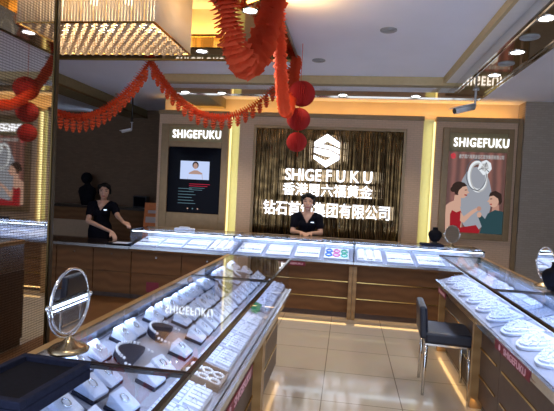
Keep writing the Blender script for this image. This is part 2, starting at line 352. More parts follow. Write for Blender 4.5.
# ============================================================ CEILING FITTINGS
def make_down():
    t = thing('downlight', '', 'downlight')
    b = B(); lathe(b, [(.052, 0), (.052, -.004), (.066, -.010), (.066, 0)], 20, caps=False); obj('trim_ring', b, 'chrome', t)
    b = B(); lathe(b, [(0, -.003), (.05, -.003), (.05, 0), (0, 0)], 20); obj('lens', b, 'down', t)
    return t
DL = Proto(make_down())
for (x, y, z, lab) in (
    (1.26, 3.42, BZ, 'nearest of the lit downlights in the right bulkhead, at the photo edge'), (1.33, 4.18, BZ, 'lit downlight in the right bulkhead between the two round speaker grilles'), (1.37, 4.93, BZ, 'lit downlight at the far end of the right bulkhead beside the camera'),
    (-.12, 6.0, BZ, 'downlight in the back bulkhead above the hexagon logo'), (.77, 6.0, BZ, 'downlight in the back bulkhead above the right half of the sign'), (-1.69, 6.02, BZ, 'downlight in the back bulkhead above the yellow slot of the video panel'), (-2.18, 6.0, BZ, 'downlight at the left end of the back bulkhead above the video screen'),
    (-1.51, 4.57, z0, 'lit downlight in the mirror frame, far bar, right of the chandelier'), (-.80, 3.54, z0, 'lit downlight in the right bar of the mirror frame behind the orange garland'), (-.80, 4.02, z0, 'lit downlight near the far corner of the mirror frame, mirrored in the left pillar')):
    d = DL.place((x, y, z), 0, lab, 'round ceiling downlights')
    spot('downlight_beam', (x, y, z-.03), P_DOWN, WARM, 110)
for x, y in ((1.33, 1.2), (-.8, .8), (.3, .6)):   # added unseen spots without fittings, above and behind the camera
    spot('unseen_spot', (x, y, 2.7), P_DOWN*1.2, WARM, 120)
def make_grille():
    t = thing('speaker_grille', '', 'ceiling speaker')
    b = B(); lathe(b, [(.058, 0), (.058, -.006), (.07, -.008), (.07, 0)], 24, caps=False); obj('trim_ring', b, 'vent', t)
    b = B(); lathe(b, [(0, -.004), (.057, -.004), (.057, 0), (0, 0)], 24)
    for r in (.018, .034, .05): torus(b, (0, 0, -.005), r, .003, 'z', 20, 4)
    obj('grille', b, 'vent', t); return t
GR = Proto(make_grille())
GR.place((1.29, 3.80, BZ), 0, 'nearer round grille between downlights in the right bulkhead', 'round ceiling grilles'); GR.place((1.35, 4.52, BZ), 0, 'farther round grille between downlights in the right bulkhead', 'round ceiling grilles')
GR.place((.27, 4.08, ZC), 0, 'round grey grille in the middle of the white ceiling', 'round ceiling grilles'); GR.place((-.37, 5.0, ZC), 0, 'round grey grille in the white ceiling near the red lanterns', 'round ceiling grilles'); GR.place((-3.62, 7.0, ZC), 0, 'round grey grille in the dim ceiling left of the garlands', 'round ceiling grilles')

# chandelier
t = thing('chandelier', 'large box chandelier of amber crystal rods hanging in the ceiling recess', 'chandelier', (-2.14, 3.49, 0))
cx, cy, cz0, cz1 = .76, .38, 2.62, 3.14
b = B(); box(b, -cx-.01, cx+.01, -cy-.01, cy+.01, cz1, cz1+.08); obj('ceiling_plate', b, 'gold_mirror', t)
b = B()
for x0, x1, y0, y1 in ((-cx, cx, -cy-.008, -cy+.008), (-cx, cx, cy-.008, cy+.008), (-cx-.008, -cx+.008, -cy, cy), (cx-.008, cx+.008, -cy, cy)): box(b, x0, x1, y0, y1, cz0-.004, cz0+.006)
obj('rim_frame', b, 'gold', t)
rodm = None
def rod(x, y):
    global rodm
    if rodm is None:
        bb = B(); tube(bb, [(0, 0, cz0+.004), (0, 0, cz1)], .0085, 6); o = obj('crystal_rod', bb, 'crystal', t); o.location = (x, y, 0); rodm = o
    else:
        o = rodm.copy(); COL.objects.link(o); o.location = (x, y, 0); o.parent = t
for i in range(64): rod(cx-.012-i*.0235, -cy)
for i in range(35): rod(cx, -cy+.02+i*.0213)
b = B()
for i in range(64): tube(b, [(cx-.012-i*.0235, cy, cz0), (cx-.012-i*.0235, cy, cz1)], .0085, 5)
for i in range(35): tube(b, [(-cx, -cy+.02+i*.0213, cz0), (-cx, -cy+.02+i*.0213, cz1)], .0085, 5)
o = obj('crystal_rods', b, 'crystal', t); o['kind'] = 'stuff'
b = B()
for j in range(16):
    for i in range(22):
        x = -cx+.03+i*.072+(.036 if j % 2 else 0); y = -cy+.03+j*.048
        if x > cx-.015: continue
        M = Matrix.Translation((x, y, cz0)) @ Matrix.Rotation(R(20 if j % 2 else -20), 4, 'Z')
        v = [b.verts.new(M @ Vector(p)) for p in ((-.034, 0, 0), (0, -.020, 0), (.034, 0, 0), (0, .020, 0), (0, 0, -.016), (0, 0, .010))]
        for k in range(4):
            b.faces.new((v[k], v[(k+1) % 4], v[4])); b.faces.new((v[(k+1) % 4], v[k], v[5]))
o = obj('bead_lattice', b, trans_mat('amber_bead', (.62, .47, .32), .14, .15), t); o['kind'] = 'stuff'
bulb_glow = emat('bulb_glow', (1, .70, .34), 4)
for i in range(5):
    for yy in (-.12, .16): b = B(); tube(b, [(-.6+i*.3, yy, cz1-.18), (-.6+i*.3, yy, cz1)], .03, 8); obj('bulb', b, bulb_glow, t)
for i in range(4): point('chandelier_glow', (-.55+i*.37, 0, cz0+.22), P_CHAND, (1, .80, .56), .08, t)

# ============================================================ SIGNS
# middle sign: fluted bronze glass, framed, with lit letters
t = thing('sign_board', 'fluted bronze sign with white hexagon logo and lit company lettering', 'sign', (-.315, YP, 0))
hx = 1.075; z0s, z1s = .62, 2.44
b = B(); n = 84; ww = 2*hx/n
for i in range(n):
    x0 = -hx+i*ww; a = random.uniform(-.0035, .0035); e = .010
    v = [b.verts.new(p) for p in ((x0, -.012+a, z0s), (x0+ww*.5, -.012-e+a*.5, z0s), (x0+ww, -.012-a, z0s), (x0+ww, -.012-a, z1s), (x0+ww*.5, -.012-e+a*.5, z1s), (x0, -.012+a, z1s))]
    b.faces.new((v[0], v[1], v[4], v[5])); b.faces.new((v[1], v[2], v[3], v[4]))
    q = [b.verts.new(p) for p in ((x0, 0, z0s), (x0+ww, 0, z0s), (x0+ww, 0, z1s), (x0, 0, z1s))]; b.faces.new(q[::-1])
obj('fluted_glass', b, mat('fluted_bronze', (.33, .25, .15), .14, 1, noise=.45, scale=9), t)
b = B()
for x0, x1, z0_, z1_ in ((-hx-.04, -hx, z0s-.04, z1s+.04), (hx, hx+.04, z0s-.04, z1s+.04), (-hx, hx, z1s, z1s+.04), (-hx, hx, z0s-.04, z0s)): box(b, x0, x1, -.04, 0, z0_, z1_)
obj('frame', b, 'frame', t)
LX = .315  # sign local x = world x + LX
# hexagon S logo, pieces cut by two wavy gaps
def hexlogo(bm, cx, cz, h, d0, d1, mi=0, plane='xz'):
    k = h/2
    def P(l): return [(cx+x*k, cz+z*k) for x, z in l]
    prism(bm, P([(-.76, .255), (-.76, .5), (0, 1), (.76, .5), (.76, .20), (0, .57), (-.31, .36), (.02, .33), (.39, .24), (.76, .10), (.76, -.18), (.47, -.03), (.17, .105), (-.35, .185)]), d0, d1, mi, plane)
    prism(bm, P([(-.76, .165), (-.35, .105), (.17, .025), (.47, -.115), (.76, -.265), (.76, -.5), (0, -1), (-.76, -.5), (-.76, -.27), (-.05, -.59), (.34, -.385), (-.13, -.31), (-.5, -.2), (-.76, -.11)]), d0, d1, mi, plane)
b = B(); hexlogo(b, -.33+LX, 2.13, .49, -.05, -.03); obj('hexagon_logo', b, 'sign', t)
def lettering(name, s, xc, zc, wd, ht, y, mt, parent, bold=.02, sp=1.0, depth=.02, label=None):
    bm = text_bm(s, ht, wd, depth, bold, sp)
    o = obj(name, bm, mt, parent); o.location = (xc, y, zc)
    if label: o['label'] = label
    return o
lettering('english_lettering', 'SHIGE F U K U', -.29+LX, 1.765, 1.27, .175, -.03, 'sign', t, .012, 1.0)
lettering('chinese_lettering', '香港周六福黄金', -.295+LX, 1.55, 1.31, .19, -.03, 'sign', t, .007)
lettering('chinese_lettering', '钻石首饰集团有限公司', -.305+LX, 1.26, 1.85, .215, -.03, 'sign', t, .007)

# left: video screen in a bronze surround
t = thing('video_panel', 'bronze framed wall video screen below lit white SHIGEFUKU letters', 'screen', (-2.34, YP, 0))
b = B()
for x0, x1, z0_, z1_ in ((-.54, -.42, .80, 2.46), (.42, .52, .80, 2.46), (-.42, .42, 2.42, 2.46), (-.42, .42, .80, 1.10), (-.42, .42, 2.11, 2.20)): box(b, x0, x1, -.05, 0, z0_, z1_)
obj('frame', b, 'frame', t, bevel=.006)
b = B(); box(b, -.42, .42, -.03, 0, 2.20, 2.42); obj('header', b, 'olive', t)
b = B(); box(b, -.42, .42, -.025, 0, 1.10, 2.11); sc_ = obj('screen', b, 'screen_black', t)
lettering('lettering', 'SHIGEFUKU', .02, 2.31, .76, .125, -.03, 'lit', t, .010, 1.16)
b = B()
E1, E2, E3, E4, E5 = emat('scr_white', (.55, .66, .95), .75), emat('scr_skin', (.55, .36, .30), .6), emat('scr_hair', (.05, .03, .03), .3), emat('scr_red', (.7, .03, .08), .5), emat('scr_teal', (.25, .45, .55), .28)
prism(b, [(-.22, 1.62), (.24, 1.62), (.24, 1.90), (-.22, 1.90)], -.027, -.025, 0)
def ell(cx, cz, rx, rz, n=16): return [(cx+rx*math.cos(2*PI*k/n), cz+rz*math.sin(2*PI*k/n)) for k in range(n)]
prism(b, ell(.02, 1.84, .05, .055), -.0285, -.027, 2); prism(b, ell(.02, 1.825, .035, .045), -.0295, -.0285, 1)
prism(b, [(-.10, 1.62), (.14, 1.62), (.13, 1.72), (.05, 1.76), (.0, 1.76), (-.08, 1.72)], -.0285, -.027, 1)
prism(b, [(-.095, 1.62), (.135, 1.62), (.125, 1.70), (-.085, 1.70)], -.0295, -.0285, 0)
for i in range(4): prism(b, [(-.07+i*.0, 1.545-i*.03), (.26-.04*i, 1.545-i*.03), (.26-.04*i, 1.553-i*.03), (-.07, 1.553-i*.03)], -.027, -.025, 3 if i < 2 else 4)
for i in range(6): prism(b, [(-.24, 1.47-i*.045), (-.02+.03*(i % 3), 1.47-i*.045), (-.02+.03*(i % 3), 1.478-i*.045), (-.24, 1.478-i*.045)], -.027, -.025, 4)
for x, c in ((-.08, 1), (.0, 4), (.08, 1)): prism(b, ell(x, 1.17, .012, .012, 8), -.027, -.025, c)
obj('video_picture', b, [E1, E2, E3, E4, E5], sc_)

# right: backlit ring poster
t = thing('poster_lightbox', 'backlit jewellery poster of a couple and a large diamond ring', 'poster', (1.78, YP, 0))
b = B()
for x0, x1, z0_, z1_ in ((-.48, -.39, .96, 2.52), (.39, .47, .96, 2.52), (-.39, .39, 2.45, 2.52), (-.39, .39, .96, 1.05)): box(b, x0, x1, -.05, 0, z0_, z1_)
obj('frame', b, 'frame', t, bevel=.006)
b = B(); box(b, -.39, .39, -.035, 0, 2.19, 2.45); obj('header', b, 'olive', t)
lettering('lettering', 'SHIGEFUKU', .035, 2.32, .73, .125, -.035, 'lit', t, .010, 1.16)
def pe(name, c, s=.55): return emat(name, c, s)
PM = [wave_mat('poster_curtain', (.075, .035, .028), (.16, .065, .05), 2.6, 'X', .5, 0, 1.5, .9), pe('poster_glow', (.42, .44, .50)), pe('poster_skin', (.80, .48, .36)), pe('poster_hair', (.05, .03, .025)), pe('poster_red', (.42, .02, .03)), pe('poster_teal', (.035, .085, .10)), pe('poster_metal', (.72, .76, .80), .8), pe('poster_dark', (.14, .15, .18)), pe('poster_white', (.60, .60, .60)), pe('poster_skin_shade', (.62, .33, .25))]
b = B(); L0 = -.012
def lay(poly, k, mi): prism(b, poly, -.012-k*.0012, -.012-(k-1)*.0012, mi)
def Q(l): return [(-.39+x*.78, 1.05+z*1.14) for x, z in l]
def QE(cx, cz, rx, rz, n=20): return Q([(cx+rx*math.cos(2*PI*i/n), cz+rz*math.sin(2*PI*i/n)) for i in range(n)])
lay(Q([(0, 0), (1, 0), (1, 1), (0, 1)]), 1, 0)
lay(QE(.50, .42, .29, .40), 2, 1)
# ring: two bands and a stone
def ringband(cx, cz, rx, rz, th, k, mi, rot=0, n=28):
    po = []; 
    for s in (1, -1):
        rng = range(n) if s == 1 else range(n-1, -1, -1)
    outer = []; inner = []
    for i in range(n):
        a = 2*PI*i/n; 
        for lst, e in ((outer, 0), (inner, th)):
            x, z = (rx-e)*math.cos(a), (rz-e)*math.sin(a); lst.append((cx+x*math.cos(rot)-z*math.sin(rot), cz+x*math.sin(rot)+z*math.cos(rot)))
    outer, inner = Q(outer), Q(inner)
    for i in range(n):
        j = (i+1) % n; lay([outer[i], outer[j], inner[j], inner[i]], k, mi)
ringband(.53, .70, .17, .20, .045, 4, 6, R(22)); ringband(.55, .69, .15, .185, .02, 5, 8, R(22)); ringband(.50, .72, .175, .20, .012, 6, 7, R(22))
lay(Q([(.52, .80), (.56, .88), (.66, .91), (.74, .87), (.76, .80), (.70, .74), (.62, .72)]), 6, 6); lay(Q([(.57, .80), (.60, .86), (.68, .87), (.71, .81), (.64, .76)]), 7, 8)
for a in range(6): lay(Q([(.64, .81), (.64+.10*math.cos(a*PI/3+.2), .81+.07*math.sin(a*PI/3+.2)), (.64+.10*math.cos(a*PI/3+.4), .81+.07*math.sin(a*PI/3+.4))]), 8, 7 if a % 2 else 6)
# woman, left
lay(Q([(.02, 0.02), (.0, .32), (.06, .36), (.17, .40), (.25, .33), (.30, .22), (.30, .02)]), 4, 2); lay(Q([(.14, .30), (.15, .46), (.26, .46), (.27, .32)]), 4, 2)
lay(QE(.22, .555, .125, .075), 3, 3); lay(QE(.12, .53, .05, .035, 12), 4, 3); lay(QE(.29, .51, .085, .085), 4, 2); lay(Q([(.36, .53), (.405, .495), (.36, .48)]), 4, 2); lay(Q([(.16, .60), (.30, .62), (.36, .58), (.28, .565), (.22, .52), (.2, .46), (.15, .48)]), 5, 3)
lay(Q([(.32, .475), (.37, .47), (.36, .455), (.32, .46)]), 6, 4); lay(Q([(.32, .53), (.36, .535), (.36, .525), (.32, .52)]), 6, 3)
lay(Q([(.09, .22), (.12, .27), (.20, .245), (.27, .27), (.30, .22), (.28, .06), (.55, .10), (.62, .03), (.60, .0), (.10, .0)]), 6, 4)
lay(Q([(.27, .25), (.33, .20), (.46, .28), (.56, .32), (.57, .285), (.46, .22), (.34, .12), (.27, .14)]), 7, 2); lay(QE(.585, .305, .04, .03, 10), 8, 9)
# man, right
lay(Q([(.62, .0), (.66, .12), (.74, .25), (.86, .30), (1, .28), (1, 0)]), 5, 5); lay(Q([(.80, .26), (.82, .36), (.92, .36), (.93, .28)]), 4, 9); lay(QE(.83, .415, .085, .085), 5, 2); lay(Q([(.76, .43), (.715, .40), (.77, .38)]), 5, 2)
lay(Q([(.74, .46), (.76, .51), (.85, .535), (.95, .50), (.97, .40), (.93, .36), (.90, .44), (.82, .475)]), 6, 3); lay(Q([(.76, .435), (.80, .44), (.80, .43), (.76, .425)]), 7, 3); lay(Q([(.76, .37), (.80, .375), (.80, .36), (.77, .36)]), 7, 4)
lay(Q([(.70, .18), (.60, .25), (.58, .20), (.66, .07), (.74, .03), (.78, .1)]), 6, 5); lay(QE(.595, .23, .04, .035, 10), 8, 2)
pp = obj('poster_print', b, PM, t)
lettering('poster_caption', '香港周六福黄金钻石首饰集团有限公司', .055, 2.125, .60, .06, -.024, PM[8], pp, .01, depth=.002)
b = B(); hexlogo(b, -.325, 2.125, .085, -.026, -.024); obj('red_emblem', b, emat('emblem_red', (.8, .05, .08), .6), pp)

# CCTV cameras
def make_cctv():
    t = thing('security_camera', '', 'security camera')
    b = B(); tube(b, [(.14, 0, .22), (.14, 0, .03)], .012, 10); lathe(b, [(0, .22), (.035, .22), (.035, .235), (0, .235)], 16, (.14, 0, 0)); tube(b, [(.14, 0, .03), (.08, 0, .0)], .014, 8); obj('bracket', b, 'cctv', t)
    M = Matrix.Rotation(R(-16), 4, 'Y') @ Matrix.Rotation(R(180), 4, 'Z')
    b = B(); 
    pts = [M @ Vector((x, 0, 0)) for x in (-.13, .11)]; tube(b, pts, .036, 14); obj('housing', b, 'cctv', t)
    b = B(); box(b, -.13, .15, -.04, .04, .030, .040, M=M); obj('sun_hood', b, 'cctv', t)
    b = B(); tube(b, [M @ Vector((.11, 0, 0)), M @ Vector((.118, 0, 0))], .03, 14); obj('lens', b, 'plastic', t)
    return t
CC = Proto(make_cctv())
CC.place((1.225, 5.5, BZ-.235), R(20), 'white bullet camera hanging from the bulkhead corner above the poster', 'bullet cameras')
c2 = CC.place((-3.44, 6.9, 2.32), R(20), 'white bullet camera in the dim corner behind the left saleswoman', 'bullet cameras'); c2.scale = (.6, .6, .6)
b = B(); tube(b, [(-3.361, 6.929, 2.463), (-3.361, 6.929, 2.895)], .012, 8); tag(obj('drop_pole', b, 'plastic'), 'thin dark ceiling pole carrying the camera in the dim corner', 'pole')

# ============================================================ COUNTERS
TH = R(18); TH_FAR = R(10); HT_FAR = .925
HB, HT = .70, .95       # deck height, glass top height
def on_deck(proto, frame, lx, ly, spin, label, group, lift=.0):
    """set a thing on a counter's sloping deck; frame = (front point, rotz), lx along, ly back from the front"""
    loc, rz = frame; th = TH_FAR if rz == 0 else TH
    M = Matrix.Translation(loc) @ Matrix.Rotation(rz, 4, 'Z') @ Matrix.Translation((lx, ly, HB+math.tan(th)*(ly-.028)+.0012)) @ Matrix.Rotation(th, 4, 'X') @ Matrix.Translation((0, 0, lift)) @ Matrix.Rotation(spin, 4, 'Z')
    return proto.place(M.to_translation(), 0, label, group, M.to_euler())
def counter(name_label, L, D, loc, rotz, group, over=.0, panel='darkpanel', pil='wood2', pils=None, deck='deck', back='wood2', drawers=False, cov=None):
    """local: x along, front at y=0 facing -y, depth to +y"""
    HT = HT_FAR if rotz == 0 else .95; TS = math.tan(TH_FAR if rotz == 0 else TH)
    t = thing('display_counter', name_label, 'display counter', loc, rotz, group)
    x0, x1 = -L/2+.002, L/2-.002
    b = B(); box(b, x0, x1, .10, D, .07, HB-.055); obj('body', b, panel if not drawers else 'wood', t)
    b = B(); box(b, x0, x1, .14, D-.02, 0, .07); obj('plinth', b, 'darkpanel', t)
    if drawers:
        n = max(2, int(L/.62)); wd = (x1-x0)/n
        for i in range(n):
            b = B(); box(b, x0+i*wd+.006, x0+(i+1)*wd-.006, .085, .10, .36, HB-.075); dr = obj('drawer_front', b, 'wood', t)
            b = B(); tube(b, [(x0+(i+.5)*wd, .085, HB-.13), (x0+(i+.5)*wd, .076, HB-.13)], .012, 10); obj('lock', b, 'chrome', dr)
            b = B(); box(b, x0+i*wd+.006, x0+(i+1)*wd-.006, .085, .10, .08, .35); obj('door_front', b, 'wood', t)
    else:
        for zz in (.24, .44):
            b = B(); box(b, x0+.05, x1-.05, .092, .10, zz, zz+.012); obj('gold_line', b, 'gold', t)
        for xx in (pils if pils is not None else (x0, x1-.045)):
            b = B(); box(b, xx, xx+.045, .045, .13, 0, HB-.055); obj('pilaster', b, pil, t)
    b = B(); box(b, x0, x1, .02, D, HB-.055, HB-.012); obj('fascia', b, panel if not drawers else 'wood', t)
    rh = .014 if rotz == 0 else .03
    b = B(); box(b, x0, x1, .0, .02, HB-rh, HB+.002); box(b, x0, x1, .012, .03, HB-rh*1.9, HB-rh); obj('front_rim', b, 'rim', t)
    b = B(); prism(b, [(.028, HB-.012), (D-.016, HB-.012), (D-.016, HB+TS*(D-.046)), (.028, HB)], x0+.006, x1-.006, 0, 'yz'); obj('deck', b, deck, t)
    g = .004
    b = B(); box(b, x0, x1, .022, .026, HB+.001, HT-.012); obj('glass_front', b, 'glass', t)
    b = B(); box(b, x0, x1, .034, D-.03, HT-.006, HT); obj('glass_top', b, 'glass_clear' if rotz > 0 else 'glass', t)
    b = B(); box(b, x0, x1, .018, .034, HT-.014, HT+.001); obj('top_bar', b, 'bar', t)
    b = B(); box(b, x0, x1, D-.03, D, HT-.03, HT+.002); obj('back_rail', b, back, t)
    b = B(); box(b, x0, x1, D-.014, D-.008, HB-.012, HT-.03); obj('sliding_door', b, 'rim', t)
    for k, xx in enumerate((x0, x1)):
        s = 1 if k == 0 else -1
        b = B(); box(b, min(xx, xx+s*.005), max(xx, xx+s*.005), .028, D-.016, HB, HT-.015); obj('glass_end', b, 'glass', t)
        b = B(); box(b, min(xx, xx+s*.009), max(xx, xx+s*.009), .036, D-.03, HT-.012, HT+.0015); obj('cross_bar', b, 'bar', t)
    b = B(); box(b, x0+.02, x1-.02, .034, .044, HT-.024, HT-.014); obj('led_tube', b, 'led', t)
    pw = P_CASE*L*(1.35 if rotz < 0 else .85 if rotz == 0 else 1)
    area('case_lamp', (0, .06, HT-.03), (L-.06, .02), pw, COOL, (0, .75, -1), t)
    area('case_lamp', (0, D-.06, HT-.035), (L-.06, .02), pw*.8, COOL, (0, -.75, -1), t)
    if cov: area('kick_lamp', (0, .07, .065), (L-.1, .03), P_KICK*L*cov, (1, .60, .22), (0, -.6, -1), t)
    return t
YFAR = 5.66
fg, ig, rg = 'glass display counters along the back wall', 'glass display counters of the left island', 'glass display counters along the right side'
FAR = [(-2.04, 1.36, 'back display counter below the video screen, leftmost of the glass row'), (-.62, 1.48, 'back display counter in front of the middle saleswoman'), (.86, 1.48, 'back display counter below the poster, carrying bust and round mirror')]
for i, (xc, L, lab) in enumerate(FAR):
    counter(lab, L, .58, (xc, YFAR, 0), 0, fg, drawers=(i == 0), cov=1.0 if i else .25, panel='wood')
# low counter at far left
t = thing('low_counter', 'low walnut drawer counter with glass top in front of left saleswoman', 'counter', (-3.52, YFAR, 0))
b = B(); box(b, -.78, .798, .10, .70, .07, HB-.03); obj('body', b, 'wood', t)
b = B(); box(b, -.78, .798, .14, .68, 0, .07); obj('plinth', b, 'darkpanel', t)
for i in range(3):
    x0 = -.78+i*.526
    b = B(); box(b, x0+.006, x0+.520, .085, .10, .36, HB-.05); dr = obj('drawer_front', b, 'wood', t)
    b = B(); tube(b, [(x0+.26, .085, HB-.12), (x0+.26, .076, HB-.12)], .012, 10); obj('lock', b, 'chrome', dr)
    b = B(); box(b, x0+.006, x0+.520, .085, .10, .08, .35); obj('door_front', b, 'wood', t)
b = B(); box(b, -.78, .798, .0, .70, HB-.03, HB-.006); obj('worktop', b, 'walnut_top', t)
b = B(); box(b, -.775, .795, .005, .69, HB-.005, HB+.004); obj('glass_sheet', b, 'glass', t)
b = B(); box(b, -.78, .798, -.012, 0, HB-.03, HB+.006); obj('edge_strip', b, 'rim', t)
# left island: front faces +x
XI = -.41
for (y0, y1, lab) in ((.02, 1.325, 'near section of the left island counter, under the black tray'), (1.325, 2.845, 'middle section of the left island counter, full of ring wedges'), (2.845, 3.84, 'far end section of the left island counter')):
    counter(lab, y1-y0, .56, (XI, (y0+y1)/2, 0), R(90), ig, deck='deck_dark', panel='darkpanel', cov=.6, pils=(-.495,) if y0 > 2.5 else None)
# right counter: front faces -x
XRC = .915
for (y0, y1, lab) in ((1.25, 3.14, 'near section of the right counter with the longer maroon label'), (3.14, 4.86, 'far section of the right counter beside the stool')):
    counter(lab, y1-y0, .44, (XRC, (y0+y1)/2, 0), R(-90), rg, deck='deck_pale', panel='darkpanel', cov=1.0, pils=((-.86, .40) if y0 > 2 else (.89,)))
# maroon labels
def make_label(L):
    t = thing('name_label', '', 'label')
    b = B(); box(b, -L/2, L/2, -.004, 0, -.026, .026); obj('plate', b, 'maroon', t)
    bm = text_bm('SHIGEFUKU', L*.075, L*.62, .001, .02); o = obj('lettering', bm, 'pink', t); o.location = (L*.1, -.004, 0)
    b = B(); hexlogo(b, -L*.34, 0, .038, -.005, -.004); obj('emblem', b, 'pink', t)
    return t
LB, LL = Proto(make_label(.33)), Proto(make_label(.53)); lg = 'maroon counter labels'
LB.place((-.62, YFAR-.001, HB-.06), 0, 'maroon SHIGEFUKU label on the back counter near the island end', lg)
LL.place((XRC-.001, 2.66, HB-.03), R(-90), 'maroon SHIGEFUKU label on the near half of the right counter', lg)
LB.place((XRC-.001, 4.50, HB-.06), R(-90), 'maroon label on the right counter behind the stool', lg)
LL.place((XI+.001, 1.95, HB-.065), R(90), 'dim maroon label on the aisle side of the left island', lg)
b = B(); box(b, -2.50, -2.33, YFAR+.079, YFAR+.084, .12, .25); tag(obj('notice_plate', b, 'maroon'), 'plain dark red plate low on the walnut drawer fronts', 'notice')

# ============================================================ MERCHANDISE
def ringmesh(par, loc, mt='silver', r=.010, axis='y', name='ring'):
    b = B(); torus(b, (0, 0, 0), r, .0018, axis, 12, 5); ball(b, (0, 0, r+.002), .004, u=6, v=4)
    o = obj(name, b, mt, par); o.location = loc; return o
def make_wedge():
    t = thing('ring_wedge', '', 'ring stand')
    b = B(); box(b, -.042, .042, -.042, .042, 0, .012); obj('base', b, 'navy', t)
    b = B(); prism(b, [(-.040, .012), (.040, .012), (.040, .052), (-.040, .024)], -.038, .038, 0, 'yz'); obj('block', b, 'white', t, bevel=.003)
    b = B(); M = Matrix.Translation((0, .004, .041)) @ Matrix.Rotation(R(19), 4, 'X')
    pts = [M @ Vector((.013*math.cos(a*PI/6), .016*math.sin(a*PI/6), 0)) for a in range(12)]
    tube(b, pts, .003, 5, closed=True); obj('ring', b, 'silver', t); return t
def make_tray(nx=2, ny=3, w=.15, d=.17):
    t = thing('ring_tray', '', 'ring tray')
    b = B(); box(b, -w/2, w/2, -d/2, d/2, 0, .02); obj('base', b, 'white', t, bevel=.003)
    b = B()
    for j in range(ny):
        for i in range(nx):
            xc = -w/2+(i+.5)*w/nx; yc = -d/2+(j+.5)*d/ny; a, c = w/nx/2-.006, d/ny/2-.006
            box(b, xc-a, xc+a, yc-c, yc-.003, .02, .031); box(b, xc-a, xc+a, yc+.003, yc+c, .02, .031)
    obj('pad', b, 'white', t)
    first = None
    for j in range(ny):
        for i in range(nx):
            p = (-w/2+(i+.5)*w/nx, -d/2+(j+.5)*d/ny, .036)
            if first is None: first = ringmesh(t, p)
            else: o = first.copy(); COL.objects.link(o); o.parent = t; o.location = p
    return t
def make_necklace():
    t = thing('necklace_cushion', '', 'necklace display')
    b = B(); prism(b, [(.085*math.cos(PI*k/12), .095*math.sin(PI*k/12)) for k in range(13)], 0, .03, 0, 'xy'); obj('cushion', b, 'navy', t, bevel=.006)
    b = B()
    for k in range(23):
        a = PI*(k-1)/20; ball(b, (.080*math.cos(a)*1.08, -.012+.098*math.sin(a)*1.04, .036 if 3 < k < 19 else .02), .0065, u=7, v=5)
    obj('pearl_strand', b, 'pearl', t); return t
def make_beads():
    t = thing('bracelet_tray', '', 'bracelet tray')
    b = B(); box(b, -.085, .085, -.075, .075, 0, .012); 
    for x0, x1, y0, y1 in ((-.085, .085, -.075, -.067), (-.085, .085, .067, .075), (-.085, -.077, -.067, .067), (.077, .085, -.067, .067)): box(b, x0, x1, y0, y1, .012, .028)
    obj('tray', b, 'tray', t)
    first = None
    for i in range(3):
        for j in range(2):
            if first is None:
                b = B()
                for k in range(12): ball(b, (.021*math.cos(k*PI/6), .021*math.sin(k*PI/6), .018), .0062, u=6, v=4)
                first = obj('bead_bracelet', b, 'pearl', t); first.location = (-.05+i*.05, -.032+j*.064, 0)
            else: o = first.copy(); COL.objects.link(o); o.parent = t; o.location = (-.05+i*.05, -.032+j*.064, 0)
    return t
def make_fan():
    t = thing('fan_tray', '', 'ring tray')
    n = 12; prof = [(.126*math.cos(PI+PI*k/n), .165*math.sin(PI+PI*k/n)) for k in range(n+1)]
    poly = prof+[(.126, .03), (-.126, .03)]
    b = B(); prism(b, poly, 0, .018, 0, 'xy'); obj('base', b, 'white', t, bevel=.004)
    b = B(); bands = []
    for r0, r1 in ((.60, .88), (.16, .48)):
        for k in range(9):
            a0, a1 = PI+PI*(k+.10)/9, PI+PI*(k+.90)/9
            prism(b, [(.126*r0*math.cos(a0), .165*r0*math.sin(a0)), (.126*r1*math.cos(a0), .165*r1*math.sin(a0)), (.126*r1*math.cos(a1), .165*r1*math.sin(a1)), (.126*r0*math.cos(a1), .165*r0*math.sin(a1))], .018, .03, 0, 'xy')
    obj('pad', b, 'white', t); first = None
    for r_ in (.74, .33):
        for k in range(1, 9, 1 if r_ > .5 else 2):
            a = PI+PI*(k)/9; p = (.126*r_*math.cos(a), .165*r_*math.sin(a), .032)
            if first is None: first = ringmesh(t, p, axis='x')
            else: o = first.copy(); COL.objects.link(o); o.parent = t; o.location = p; o.rotation_euler = (0, 0, a)
    return t
WED, TRAY, NECK, BEAD, FAN = Proto(make_wedge()), Proto(make_tray()), Proto(make_necklace()), Proto(make_beads()), Proto(make_fan())
gw, gt, gn, gb, gf = 'white ring wedges in the left island', 'white ring trays in the left island', 'navy necklace cushions', 'brown bracelet trays', 'rounded white ring trays in the right counter'
ZD = HB+.001
# near section: rows of wedges, sloped faces towards the aisle
IF = ((XI, 0, 0), R(90)); RF = ((XRC, 0, 0), R(-90))     # local lx: +y on the island, -y on the right counter
for r_, y in enumerate((1.255, 1.155, 1.055, .955, .855)):
    for c, d in enumerate((.475, .375, .275)):
        on_deck(WED, IF, y, d, R(random.uniform(-4, 4)), 'white ring wedge, near island section, %s row before joint, %s from the pillar side' % (ORD[r_], ORD[c]), gw)
    if r_ in (0, 2, 4): on_deck(TRAY, IF, y-.045, .13, R(90), ('white ring tray by the aisle glass, at the near joint', '', 'white ring tray by the aisle glass, one behind the near edge', '', 'white ring tray by the aisle glass, nearest the camera')[r_], gt)
seq = [(1.40, 'WWWT'), (1.50, 'WW--'), (1.62, 'W-WT'), (1.72, '-NW-'), (1.83, 'W--B'), (1.93, 'W-W-'), (2.03, '-N-T'), (2.14, 'W-W-'), (2.25, 'WWWT'), (2.36, 'WWW-'), (2.47, 'WWWT'), (2.58, 'WWW-'), (2.675, 'WWWT'), (2.775, 'WWW-')]
LD = (.48, .375, .265, .125)
kk = dict(W=0, T=0, N=0, B=0)
